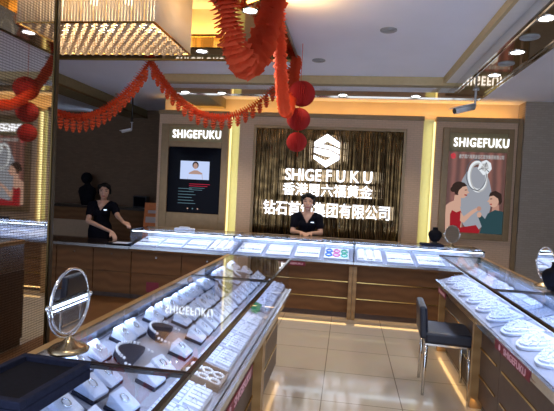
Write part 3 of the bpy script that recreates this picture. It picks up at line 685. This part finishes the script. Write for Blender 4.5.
for r_, (y, q) in enumerate(seq):
    for c, ch in enumerate(q):
        if ch == 'W': on_deck(WED, IF, y, LD[c], R(random.uniform(-10, 6)), 'white ring wedge, middle island section, %s row past joint, %s from rear rail' % (ORD[r_], ORD[c]), gw)
        if ch == 'T': on_deck(TRAY, IF, y+(.03 if r_ == 0 else 0), LD[c], R(90), 'white ring tray along the aisle glass, %s past the near joint of the island' % ORD[kk['T']], gt); kk['T'] += 1
        if ch == 'N': on_deck(NECK, IF, y, LD[c]-.01, R(6), ('navy half-round cushion with pearl strand, the nearer one in the island', 'navy half-round cushion with pearl strand, the farther one in the island')[kk['N']], gn); kk['N'] += 1
        if ch == 'B': on_deck(BEAD, IF, y, LD[c], R(90), 'brown tray of pearl bead bracelets by the aisle glass of the island', gb)
for r_, y in enumerate((2.91, 3.02, 3.13, 3.24, 3.35, 3.46, 3.57, 3.68, 3.78)):
    for c, d in enumerate((.48, .375, .265)):
        if c == 1 and r_ in (2, 6): on_deck(NECK, IF, y, d-.03, R(4), 'navy cushion with pearl strand in the far island section, %s one' % ('nearer' if r_ == 2 else 'farther'), gn); continue
        if (c == 1 and r_ in (1, 2, 3, 5, 6, 7)) or (c == 0 and r_ in (2, 6)): continue
        on_deck(WED, IF, y, d, R(random.uniform(-8, 8)), 'white ring wedge, far island section, %s row past joint, %s from rear rail' % (ORD[r_], ORD[c]), gw)
for i, y in enumerate((3.05, 3.27, 3.49, 3.71)): on_deck(TRAY, IF, y, .125, R(90), 'white ring tray by the aisle glass, %s in the far island section' % ORD[i], gt)
b = B(); prism(b, [(-.02, 0), (.02, 0), (.0, .012)], -.03, .03, 0, 'xz'); box(b, -.03, .03, -.004, .0, .008, .06)
on_deck(Proto(tag(obj('price_card', b, 'green'), '', 'card')), IF, 2.915, .13, R(-90), 'small green card standing by the aisle glass of the island', 'price cards')
# right counter: rounded trays in the front lane, square trays and wedges behind
ys = [1.42+.262*i for i in range(7)]+[3.29+.262*i for i in range(6)]
for i, y in enumerate(ys):
    on_deck(FAN, RF, -y, .205, R(6), 'rounded white ring tray behind right counter front glass, %s from near end' % ORD[i], gf)
gt2, gw2 = 'white ring trays in the right counter', 'white ring wedges in the right counter'
for i in range(16):
    y = 1.37+.225*i
    if 3.03 < y < 3.25: continue
    if i % 3 != 2: on_deck(TRAY, RF, -y, .33, R(90), 'square white ring tray along right counter back rail, %s from near end' % ORD[i], gt2)
    else:
        for q in range(2): on_deck(WED, RF, -(y-.05+q*.10), .335, R(random.uniform(-8, 8)), 'white ring wedge by right counter back rail, %s of the %s pair from near end' % (('nearer', 'farther')[q], ORD[i//3]), gw2)
# back counters: sloped white trays
def make_slope(kind):
    t = thing('jewellery_tray', '', 'jewellery tray')
    hw = .15
    b = B(); box(b, -hw, hw, -.21, .21, 0, .02); obj('pad', b, 'white', t)
    if kind == 'rows':
        for j in range(5):
            b = B()
            for i in range(9): box(b, -.135+i*.031, -.114+i*.031, -.18+j*.078, -.135+j*.078, .02, .027)
            obj('jewel_row', b, 'silver' if j % 2 else 'pearl', t)
    elif kind == 'bangles':
        for k, mt in enumerate(('blue', 'pinkb', 'jade')):
            for q in range(2):
                b = B(); tube(b, [(-.095+k*.095+.036*math.cos(a*PI/8), -.09+q*.16+.06*math.sin(a*PI/8), .028) for a in range(16)], .010, 6, closed=True)
                obj('bangle', b, mt, t)
    else:
        for k in range(3):
            b = B(); box(b, -.135+k*.10, -.065+k*.10, -.19, .19, .02, .04)
            for q in range(6): box(b, -.125+k*.10, -.075+k*.10, -.17+q*.06, -.14+q*.06, .04, .048)
            obj('jewel_row', b, 'pearl', t)
    return t
SR, SB, SC = Proto(make_slope('rows')), Proto(make_slope('bangles')), Proto(make_slope('bars'))
gs = 'sloped white trays in the back counters'
FF = ((0, YFAR, 0), 0)
for x, pr, lab in ((-2.53, SR, 'leftmost white jewellery tray in the back counter, beside left saleswoman'), (-2.205, SR, 'second white jewellery tray from the left end of the back counter'), (-1.88, SR, 'white tray in the back counter just left of the yellow slot'), (-1.555, SC, 'barred white tray just left of the first glass divider') ,
    (-1.17, SR, 'white tray just right of the first glass divider of the back counter'), (-.81, SR, 'white tray above the island end in the back counter'), (-.45, SR, 'white tray directly in front of the middle saleswoman'), (-.09, SB, 'white tray of coloured bangles right of the middle saleswoman'),
    (.31, SC, 'white tray with three bars right of the second glass divider'), (.67, SR, 'white tray in the back counter left of the black bust'), (1.03, SR, 'white tray in the back counter under the black bust'), (1.39, SC, 'rightmost white tray in the back counter')):
    on_deck(pr, FF, x, .27, 0, lab, gs)

# ============================================================ THINGS ON COUNTERS
def make_mirror(d=.205, base='gold_foot'):
    """round table mirror facing local -y"""
    t = thing('table_mirror', '', 'table mirror'); r = d/2; zc = .045+r+.015
    b = B(); lathe(b, [(0, 0), (.062, 0), (.064, .008), (.050, .018), (.022, .030), (.010, .042), (.008, .05), (0, .05)], 24); obj('foot', b, base, t)
    b = B()
    pts = [(math.cos(a)*(r+.012), 0, zc+math.sin(a)*(r+.012)) for a in [PI+PI*k/20 for k in range(21)]]; tube(b, pts, .0035, 8); obj('yoke', b, 'chrome', t)
    def tilt(o): o.matrix_local = Matrix.Translation((0, 0, zc)) @ Matrix.Rotation(R(0), 4, 'X') @ Matrix.Translation((0, 0, -zc))
    b = B(); torus(b, (0, 0, zc), r, .0055, 'y', 40, 8); tilt(obj('frame', b, 'chrome', t))
    b = B(); prism(b, [(math.cos(2*PI*k/36)*r, zc+math.sin(2*PI*k/36)*r) for k in range(36)], -.003, .003, 0, 'xz'); tilt(obj('mirror_glass', b, 'mirror', t))
    for s in (-1, 1): b = B(); ball(b, (s*(r+.014), 0, zc), .009, u=8, v=6); obj('pivot_knob', b, 'chrome', t)
    return t
TM = Proto(make_mirror()); gm = 'round table mirrors'
TM.place((-.862, 1.395, HT+.003), R(90), 'round chrome mirror with golden foot on the left island counter', gm)
TM.place((1.325, 3.34, HT+.003), R(-82), 'round mirror on the right counter beside the dark bust', gm)
TM.place((1.28, 5.93, HT_FAR+.003), R(24), 'round mirror on the back counter in front of the poster', gm)
# velvet tray near the camera
t = thing('velvet_tray', 'black velvet presentation tray on the near end of the left island', 'tray', (-.79, 1.08, HT+.003), R(-3))
b = B(); box(b, -.105, .105, -.135, .135, 0, .03); obj('base', b, 'navy', t, bevel=.004)
b = B()
for x0, x1, y0, y1 in ((-.105, .105, -.135, -.115), (-.105, .105, .115, .135), (-.105, -.085, -.115, .115), (.085, .105, -.115, .115)): box(b, x0, x1, y0, y1, .03, .05)
obj('raised_rim', b, 'navy', t, bevel=.003)
b = B(); box(b, -.085, .085, -.115, .115, .03, .034); obj('lining', b, 'black', t)
def make_bust(s=1.0):
    t = thing('necklace_bust', '', 'display bust')
    b = B(); lathe(b, [(0, 0), (.055, 0), (.055, .012), (.03, .018), (.03, .03), (0, .03)], 20, sx=s, sy=s*.7); obj('base', b, 'plastic', t)
    b = B(); lathe(b, [(0, .03), (.045, .03), (.068, .065), (.082, .105), (.080, .135), (.060, .155), (.036, .165), (.030, .185), (.032, .20), (.0, .203)], 24, sx=s, sy=s*.62); obj('torso', b, 'black', t)
    return t
BU = Proto(make_bust()); gbu = 'black necklace busts'
BU.place((1.085, 5.95, HT_FAR+.033), 0, 'black velvet necklace bust on the back counter left of the round mirror', gbu)
BU.place((1.28, 3.06, HT+.003), R(-40), 'dark bust at the right photo edge on the right counter', gbu)
b = B(); box(b, -.15, .11, -.10, .10, 0, .03); o = tag(obj('flat_case', b, 'navy', bevel=.004), 'flat dark case under the bust on the back counter', 'case'); o.location = (1.07, 5.95, HT_FAR+.003)
# dark tray with paper on the low counter
t = thing('paper_tray', 'dark tray with white papers on the low counter before the glass end', 'tray', (-2.56, YFAR-.10, HB+.006))
t.location = (-2.875, YFAR+.135, HB+.006)
b = B(); box(b, -.15, .15, -.13, .10, 0, .022); obj('base', b, 'black', t, bevel=.003)
b = B(); box(b, -.09, .10, -.10, .06, .022, .026, M=Matrix.Rotation(R(6), 4, 'Z')); obj('paper', b, 'white', t)
# things on top of back counter
b = B(); box(b, -.13, .13, -.05, .05, 0, .022, M=Matrix.Rotation(R(8), 4, 'Z')); box(b, -.07, .06, -.03, .03, .022, .04, M=Matrix.Rotation(R(-12), 4, 'Z'))
o = tag(obj('paper_stack', b, 'white', bevel=.002), 'small heap of white papers on the glass below the video screen', 'papers'); o.location = (-2.12, YFAR+.38, HT_FAR+.002)

# stool
t = thing('bar_stool', 'low-backed black bar stool with chrome legs in front of right counter', 'stool', (.825, 3.86, 0), R(-90+4))
# local: front (towards the counter) is -y rotated onto +x by rotz=+90; seat faces +x
t.rotation_euler = (0, 0, R(90-4))
b = B(); box(b, -.19, .19, -.18, .17, .40, .49); obj('seat', b, 'seat', t, bevel=.02)
b = B(); prism(b, [(.14, .43), (.205, .43), (.22, .68), (.165, .68)], -.185, .185, 0, 'yz'); obj('backrest', b, 'seat', t, bevel=.018)
b = B(); box(b, -.175, .175, -.165, .165, .385, .40); obj('seat_frame', b, 'chrome', t)
for sx in (-1, 1):
    for sy in (-1, 1):
        b = B(); tube(b, [(sx*.165, sy*.155, .39), (sx*.18, sy*.165-.0, 0.0)], [.016, .011], 4); obj('leg', b, 'chrome', t)

# ============================================================ DIM BACK LEFT
t = thing('reception_desk', 'dark reception desk with beige front panel behind left saleswoman', 'desk', (-4.55, 8.0, 0))
b = B(); box(b, -1.1, 1.55, -.05, .42, 1.03, 1.07); obj('desk_top', b, 'walnut_top', t)
b = B(); box(b, -1.1, 1.55, 0, .4, 0, 1.03); obj('body', b, 'wood', t)
b = B(); box(b, -.80, .25, -.012, 0, .06, .80); obj('front_panel', b, 'deskpanel', t)
b = B(); box(b, -.95, -.88, -.03, .0, 0, 1.03); obj('post', b, 'wood2', t)
t = thing('monitor', 'small dark monitor box on the reception desk beside the orange brochure', 'monitor', (-3.72, 8.15, 1.07))
b = B(); box(b, -.13, .13, -.05, .08, 0, .22); obj('case', b, 'plastic', t, bevel=.01)
b = B(); box(b, -.11, .11, -.054, -.05, .03, .20); obj('screen', b, 'screen_black', t)
t = thing('brochure_stand', 'orange brochure board leaning beside the video panel', 'brochure', (-3.20, 7.35, 0), R(8))
M = Matrix.Rotation(R(-10), 4, 'X')
b = B(); box(b, -.13, .13, -.01, .01, 0, 1.22, M=M); obj('board', b, 'orange', t)
b = B(); box(b, -.10, .10, -.014, -.01, .88, .98, M=M); box(b, -.07, .08, -.014, -.01, 1.04, 1.09, M=M); obj('printed_block', b, mat('brochure_print', (.55, .45, .42), .6), t)
b = B(); box(b, -.1, .1, .0, .32, 0, .03); box(b, -.02, .02, .0, .22, .03, .6); obj('foot', b, 'plastic', t)
t = thing('dress_form', 'black clothed display form on the desk behind left saleswoman', 'display form', (-4.76, 8.12, 1.07))
b = B(); lathe(b, [(0, 0), (.10, 0), (.13, .10), (.17, .24), (.15, .32), (.07, .37), (.05, .41), (.0, .42)], 20, sy=.7); obj('torso', b, 'black', t)
b = B(); ball(b, (-.02, 0, .50), .10, .10, .11); obj('head', b, 'black', t)

# ============================================================ PEOPLE
def remesh(bm, voxel, smooth=2):
    me = bpy.data.meshes.new('tmp'); bmesh.ops.recalc_face_normals(bm, faces=bm.faces[:]); bm.to_mesh(me); bm.free()
    o = bpy.data.objects.new('tmp', me); COL.objects.link(o)
    md = o.modifiers.new('r', 'REMESH'); md.mode = 'VOXEL'; md.voxel_size = voxel
    sm = o.modifiers.new('s', 'SMOOTH'); sm.iterations = smooth; sm.factor = .5
    dg = bpy.context.evaluated_depsgraph_get(); out = bpy.data.meshes.new_from_object(o.evaluated_get(dg))
    bpy.data.objects.remove(o); bpy.data.meshes.remove(me)
    r = bmesh.new(); r.from_mesh(out); bpy.data.meshes.remove(out)
    for f in r.faces: f.smooth = True
    return r
def limb(bm, pts, rs, seg=12):
    pts = [Vector(p) for p in pts]
    for p, q, r0, r1 in zip(pts, pts[1:], rs, rs[1:]):
        n = 5; tube(bm, [p.lerp(q, i/n) for i in range(n+1)], [r0+(r1-r0)*i/n for i in range(n+1)], seg)
    for p, r in zip(pts, rs): ball(bm, p, r*1.0)
def hand(bm, wrist, dirv, palm_n, side):
    """palm, four bent fingers of different lengths and a thumb from the palm's side"""
    d = Vector(dirv).normalized(); n = Vector(palm_n); n = (n-d*n.dot(d)).normalized(); s = d.cross(n)*side; w = Vector(wrist)
    for k in range(5):
        for j in range(3): ball(bm, w+d*(.012+k*.016)+s*(-.022+j*.022), .015, u=8, v=6)
    for j, ln in enumerate((.058, .066, .062, .048)):
        p0 = w+d*.082+s*(.028-j*.019); p1 = p0+d*ln*.5+n*.004; p2 = p1+d*ln*.3+n*.014; p3 = p2+d*ln*.18+n*.02
        limb(bm, [w+d*.05+s*(.024-j*.016), p0, p1, p2, p3], [.009, .0085, .008, .0075, .007], 8)
    t0 = w+d*.025+s*.03; t1 = t0+d*.028+s*.022; t2 = t1+d*.028+s*.006+n*.012
    limb(bm, [w+d*.02, t0, t1, t2], [.014, .012, .0095, .008], 8)
def person(label, loc, rotz, lhand, rhand, lelb, relb, lean=0.0, tilt=0.0, hairstyle='bun', ldir=(0, -1, -.4), rdir=(0, -1, -.4), turn=0):
    """faces local -y; x+ is the figure's left"""
    t = thing('person', label, 'person', loc, rotz)
    def ln(p):  # lean the upper body forward about the hips
        x, y, z = p
        if z <= .80: return Vector(p)
        a = lean; dz = z-.80
        return Vector((x+dz*tilt, y-math.sin(a)*dz, .80+math.cos(a)*dz))
    b = B()
    for s in (-1, 1):
        limb(b, [(s*.078, .0, .80), (s*.082, -.005, .43), (s*.080, .015, .07)], [.082, .052, .034])
        limb(b, [(s*.080, .02, .05), (s*.085, -.06, .03), (s*.088, -.13, .025)], [.036, .032, .024])
    limb(b, [ln((0, 0, .80)), ln((0, 0, .92)), ln((0, -.005, 1.05)), ln((0, 0, 1.14)), ln((0, .005, 1.20))], [.115, .098, .105, .10, .06])
    for s in (-1, 1):
        ball(b, ln((s*.06, 0, .83)), .09, .10, .10); ball(b, ln((s*.055, -.075, 1.06)), .052, .048, .05); limb(b, [ln((0, 0, 1.19)), ln((s*.10, .005, 1.185)), ln((s*.155, .005, 1.16))], [.055, .052, .048])
    limb(b, [ln((0, .005, 1.18)), ln((0, -.005, 1.29))], [.046, .042])
    sl, sr = ln((.16, .0, 1.155)), ln((-.16, .0, 1.155))
    def arm(sh, el, ha, hd, side):
        limb(b, [sh, el, ha], [.046, .036, .023]); hand(b, ha, hd, (0, .3, -1), side)
    arm(sl, Vector(lelb), Vector(lhand), ldir, 1); arm(sr, Vector(relb), Vector(rhand), rdir, -1)
    # head
    hc = ln((0, -.014, 1.372)); HM = Matrix.Translation(hc) @ Matrix.Scale(1.07, 4) @ Matrix.Rotation(turn, 4, 'Z') @ Matrix.Rotation(-lean*.2, 4, 'X')
    hb = B()
    ball(hb, (0, .008, .025), .074, .090, .085, 20, 14); ball(hb, (0, -.022, -.035), .056, .062, .072, 18, 12); ball(hb, (0, -.055, -.085), .026, .024, .022)
    for s in (-1, 1): ball(hb, (s*.036, -.058, -.025), .026, .024, .028); ball(hb, (s*.076, .012, -.01), .010, .018, .030); 
    ball(hb, (0, -.088, -.018), .011, .014, .022); ball(hb, (0, -.094, -.034), .014, .012, .010); ball(hb, (0, -.080, -.064), .020, .010, .008)
    join_bm(b, hb, HM)
    b = remesh(b, .0075, 3)
    inv = HM.inverted()
    for f in b.faces:
        c = inv @ f.calc_center_median()
        if abs(c.x) < .09 and -.13 < c.z < .13 and c.y < -.055:
            if abs(abs(c.x)-.031) < .0135 and abs(c.z-.008) < .006: f.material_index = 1
            elif abs(abs(c.x)-.033) < .018 and abs(c.z-.031) < .004: f.material_index = 1
            elif abs(c.x) < .024 and abs(c.z+.064) < .008: f.material_index = 2
    obj('body', b, ['skin', 'eye', 'lip'], t)
    # hair cap with a soft fringe and a bun behind
    b = B(); ball(b, (0, .022, .040), .083, .092, .088, 20, 14)
    for s in (-1, 1): ball(b, (s*.055, -.042, .070), .036, .034, .034); ball(b, (s*.077, .018, .005), .014, .042, .05)
    ball(b, (.02, -.066, .084), .045, .022, .02)
    if hairstyle == 'bun': ball(b, (0, .115, .05), .04, .035, .04)
    else: ball(b, (0, .09, -.03), .06, .04, .08)
    b2 = B(); join_bm(b2, b, HM); obj('hair', remesh(b2, .009, 2), 'hair', t)
    # dress
    b = B()
    limb(b, [ln((0, 0, .79)), ln((0, 0, .92)), ln((0, -.005, 1.05)), ln((0, 0, 1.13)), ln((0, .012, 1.185))], [.128, .110, .118, .113, .064])
    for s in (-1, 1):
        ball(b, ln((s*.06, 0, .83)), .102, .112, .11); ball(b, ln((s*.055, -.078, 1.06)), .06, .058, .058); limb(b, [ln((0, .004, 1.155)), ln((s*.10, .006, 1.168)), ln((s*.158, .005, 1.145))], [.072, .066, .062])
        sh, el = (sl, Vector(lelb)) if s == 1 else (sr, Vector(relb)); limb(b, [sh, sh.lerp(el, .55)], [.060, .056])
    limb(b, [(0, 0, .80), (0, 0, .60), (0, 0, .48)], [.17, .168, .172], 20)
    b = remesh(b, .010, 2)
    # open neck: cut a V at the front and a collar opening at the back
    dead = []
    o3 = ln((0, 0, 1.175)); o4 = ln((0, 0, 1.06))
    for f in b.faces:
        c = f.calc_center_median(); zz = (c.z-.80)/math.cos(lean)+.80; xx = c.x-(zz-.80)*tilt; yy = c.y+math.sin(lean)*(zz-.80)
        if yy < .02 and zz > 1.085 and abs(xx) < (zz-1.085)*.62: dead.append(f)
        elif zz > 1.20 and abs(xx) < .075: dead.append(f)
    bmesh.ops.delete(b, geom=dead, context='FACES')
    dr = obj('dress', b, 'dress', t); so = dr.modifiers.new('solid', 'SOLIDIFY'); so.thickness = .004; so.offset = 1
    b = B(); p = ln((.075, -.125, 1.10)); box(b, p.x-.022, p.x+.022, p.y-.012, p.y+.012, p.z-.007, p.z+.007); obj('name_badge', b, 'silver', dr)
    b = B()
    for s in (-1, 1):
        limb(b, [(s*.080, .02, .035), (s*.085, -.06, .032), (s*.088, -.13, .028)], [.046, .042, .034])
    b = remesh(b, .010, 1); bmesh.ops.delete(b, geom=[f for f in b.faces if f.calc_center_median().z > .062], context='FACES'); obj('shoes', b, 'plastic', t)
    return t
# middle saleswoman: hands together on the back edge of the counter
person('saleswoman in a black short-sleeved dress standing in front of the big sign', (-.535, 6.62, 0), R(3), (.065, -.27, .957), (-.065, -.27, .957), (.195, -.10, .955), (-.195, -.10, .955), lean=.10, ldir=(-.55, -.8, -.12), rdir=(.55, -.8, -.12), hairstyle='low')
# left saleswoman: leaning over towards the glass end, one hand on it
person('smiling saleswoman in dark dress at left, hand on the counter glass', (-3.67, 6.66, 0), R(14), (.415, -.37, .945), (.26, -.40, .80), (.29, -.16, 1.01), (-.12, -.22, .93), lean=.10, tilt=.10, ldir=(.75, -.5, -.3), rdir=(.6, -.45, -.65), hairstyle='bun', turn=R(8))

# ============================================================ GARLANDS AND LANTERNS
def catenary(a, c, sag, n=60):
    a, c = Vector(a), Vector(c)
    return [a.lerp(c, i/n)-Vector((0, 0, sag*4*(i/n)*(1-i/n))) for i in range(n+1)]
def resample(pts, step):
    out = [pts[0].copy()]; acc = 0
    for p, q in zip(pts, pts[1:]):
        d = (q-p).length; s = step-acc
        while s <= d: out.append(p.lerp(q, s/d)); s += step
        acc = (acc+d) % step
    return out
def ruffle(bm, pts, R0, petals=9, flare=.30, depth=.5):
    """layered tissue: every step a frilled collar of flat petals round the string"""
    n = len(pts)
    for i, p in enumerate(pts):
        t = (pts[min(i+1, n-1)]-pts[max(i-1, 0)]).normalized(); a = Vector((0, 1, 0)) if abs(t.y) < .8 else Vector((1, 0, 0))
        u = (a-t*a.dot(t)).normalized(); v = t.cross(u); off = (i % 2)*PI/petals+random.uniform(-.1, .1)
        sg = 1 if i < n/2 else -1
        for k in range(petals):
            a0 = off+2*PI*k/petals; hw = PI/petals*1.02; r = R0*random.uniform(.84, 1.10)*(1.05 if i % 2 else .90)
            def dirv(x): return u*math.cos(x)+v*math.sin(x)
            q = [p+dirv(a0-hw*.8)*R0*.22, p+dirv(a0+hw*.8)*R0*.22, p+dirv(a0+hw)*r+t*sg*R0*flare, p+dirv(a0-hw)*r+t*sg*R0*flare]
            f = bm.faces.new([bm.verts.new(x) for x in q])
def garland(label, a, c, sag, R0, step, tassels=0, tl=.1, petals=9):
    base = Vector(a); t = thing('paper_garland', label, 'garland', base, 0, 'orange tissue paper garlands')
    pts = [p-base for p in catenary(a, c, sag)]
    b = B(); tube(b, pts, .006, 6); obj('string', b, 'paperred', t)
    b = B(); ruffle(b, resample(pts, step), R0, petals); obj('tissue_frill', b, 'paperred', t)
    if tassels:
        sp = resample(pts, sum((q-p).length for p, q in zip(pts, pts[1:]))/(tassels+1))
        proto = None
        for p in sp[1:tassels+1]:
            if proto is None:
                b = B()
                for k, (z, r) in enumerate(((-.02, .024), (-.055, .036), (-.085, .038), (-.115, .034), (-.14, .022))):
                    for q in range(3):
                        A = q*PI/3; d = Vector((math.cos(A), math.sin(A), 0)); s_ = tl/.14
                        vs = [b.verts.new(x) for x in (d*r+Vector((0, 0, z*s_+.014*s_)), Vector((0, 0, z*s_-.016*s_)), -d*r+Vector((0, 0, z*s_+.014*s_)), Vector((0, 0, z*s_+.02*s_)))]; b.faces.new(vs)
                        lathe(b, [(0, z*s_-.014*s_), (r*.9, z*s_), (0, z*s_+.014*s_)], 6) if q == 0 else None
                o = obj('tassel', b, 'tassel', t); proto = o
            else: o = proto.copy(); COL.objects.link(o); o.parent = t
            o.location = p
    return t
A0, A1, A2, A3 = (-3.70, 4.75, 2.72), (-2.21, 4.92, 2.858), (-.60, 4.88, 2.855), (-.525, 3.14, 2.855)
garland('orange tissue garland with hanging tassels, leftmost, beside the mirror pillar', A0, A1, .58, .046, .026, 26, .16)
garland('orange tissue garland with tassels between chandelier and red lanterns', A1, A2, .60, .046, .026, 22, .125)
garland('thick orange tissue garland sagging nearest to the camera', (-.75, 2.40, 2.86), (-.525, 3.08, 2.86), .62, .088, .022, petals=9)
garland('thick orange tissue garland dropping steeply before the red lanterns', A3, (-.576, 4.76, 2.855), .68, .053, .021, petals=9)
t = thing('lantern_string', 'string of three red honeycomb paper balls hanging from the ceiling', 'paper lantern', (-.487, 4.45, 0))
b = B(); tube(b, [(0, 0, 1.84), (0, 0, ZC-.002)], .003, 6); obj('string', b, 'paperred', t)
def honey(zc, r, dx):
    b = B(); U, V = 72, 16; rings = []
    for j in range(V+1):
        ph = PI*j/V; ring = []
        for k in range(U):
            a = 2*PI*k/U; rr = r*math.sin(ph)*(1 if k % 2 else .86); ring.append(b.verts.new((dx+rr*math.cos(a), rr*math.sin(a), zc-r*.96*math.cos(ph))))
        rings.append(ring)
    for p, q in zip(rings, rings[1:]):
        for k in range(U): b.faces.new((p[k], p[(k+1) % U], q[(k+1) % U], q[k]))
    bmesh.ops.remove_doubles(b, verts=b.verts[:], dist=1e-5)
    obj('paper_ball', b, 'lantern', t)
honey(2.43, .126, .015); honey(2.19, .112, -.005); honey(1.975, .097, -.012)
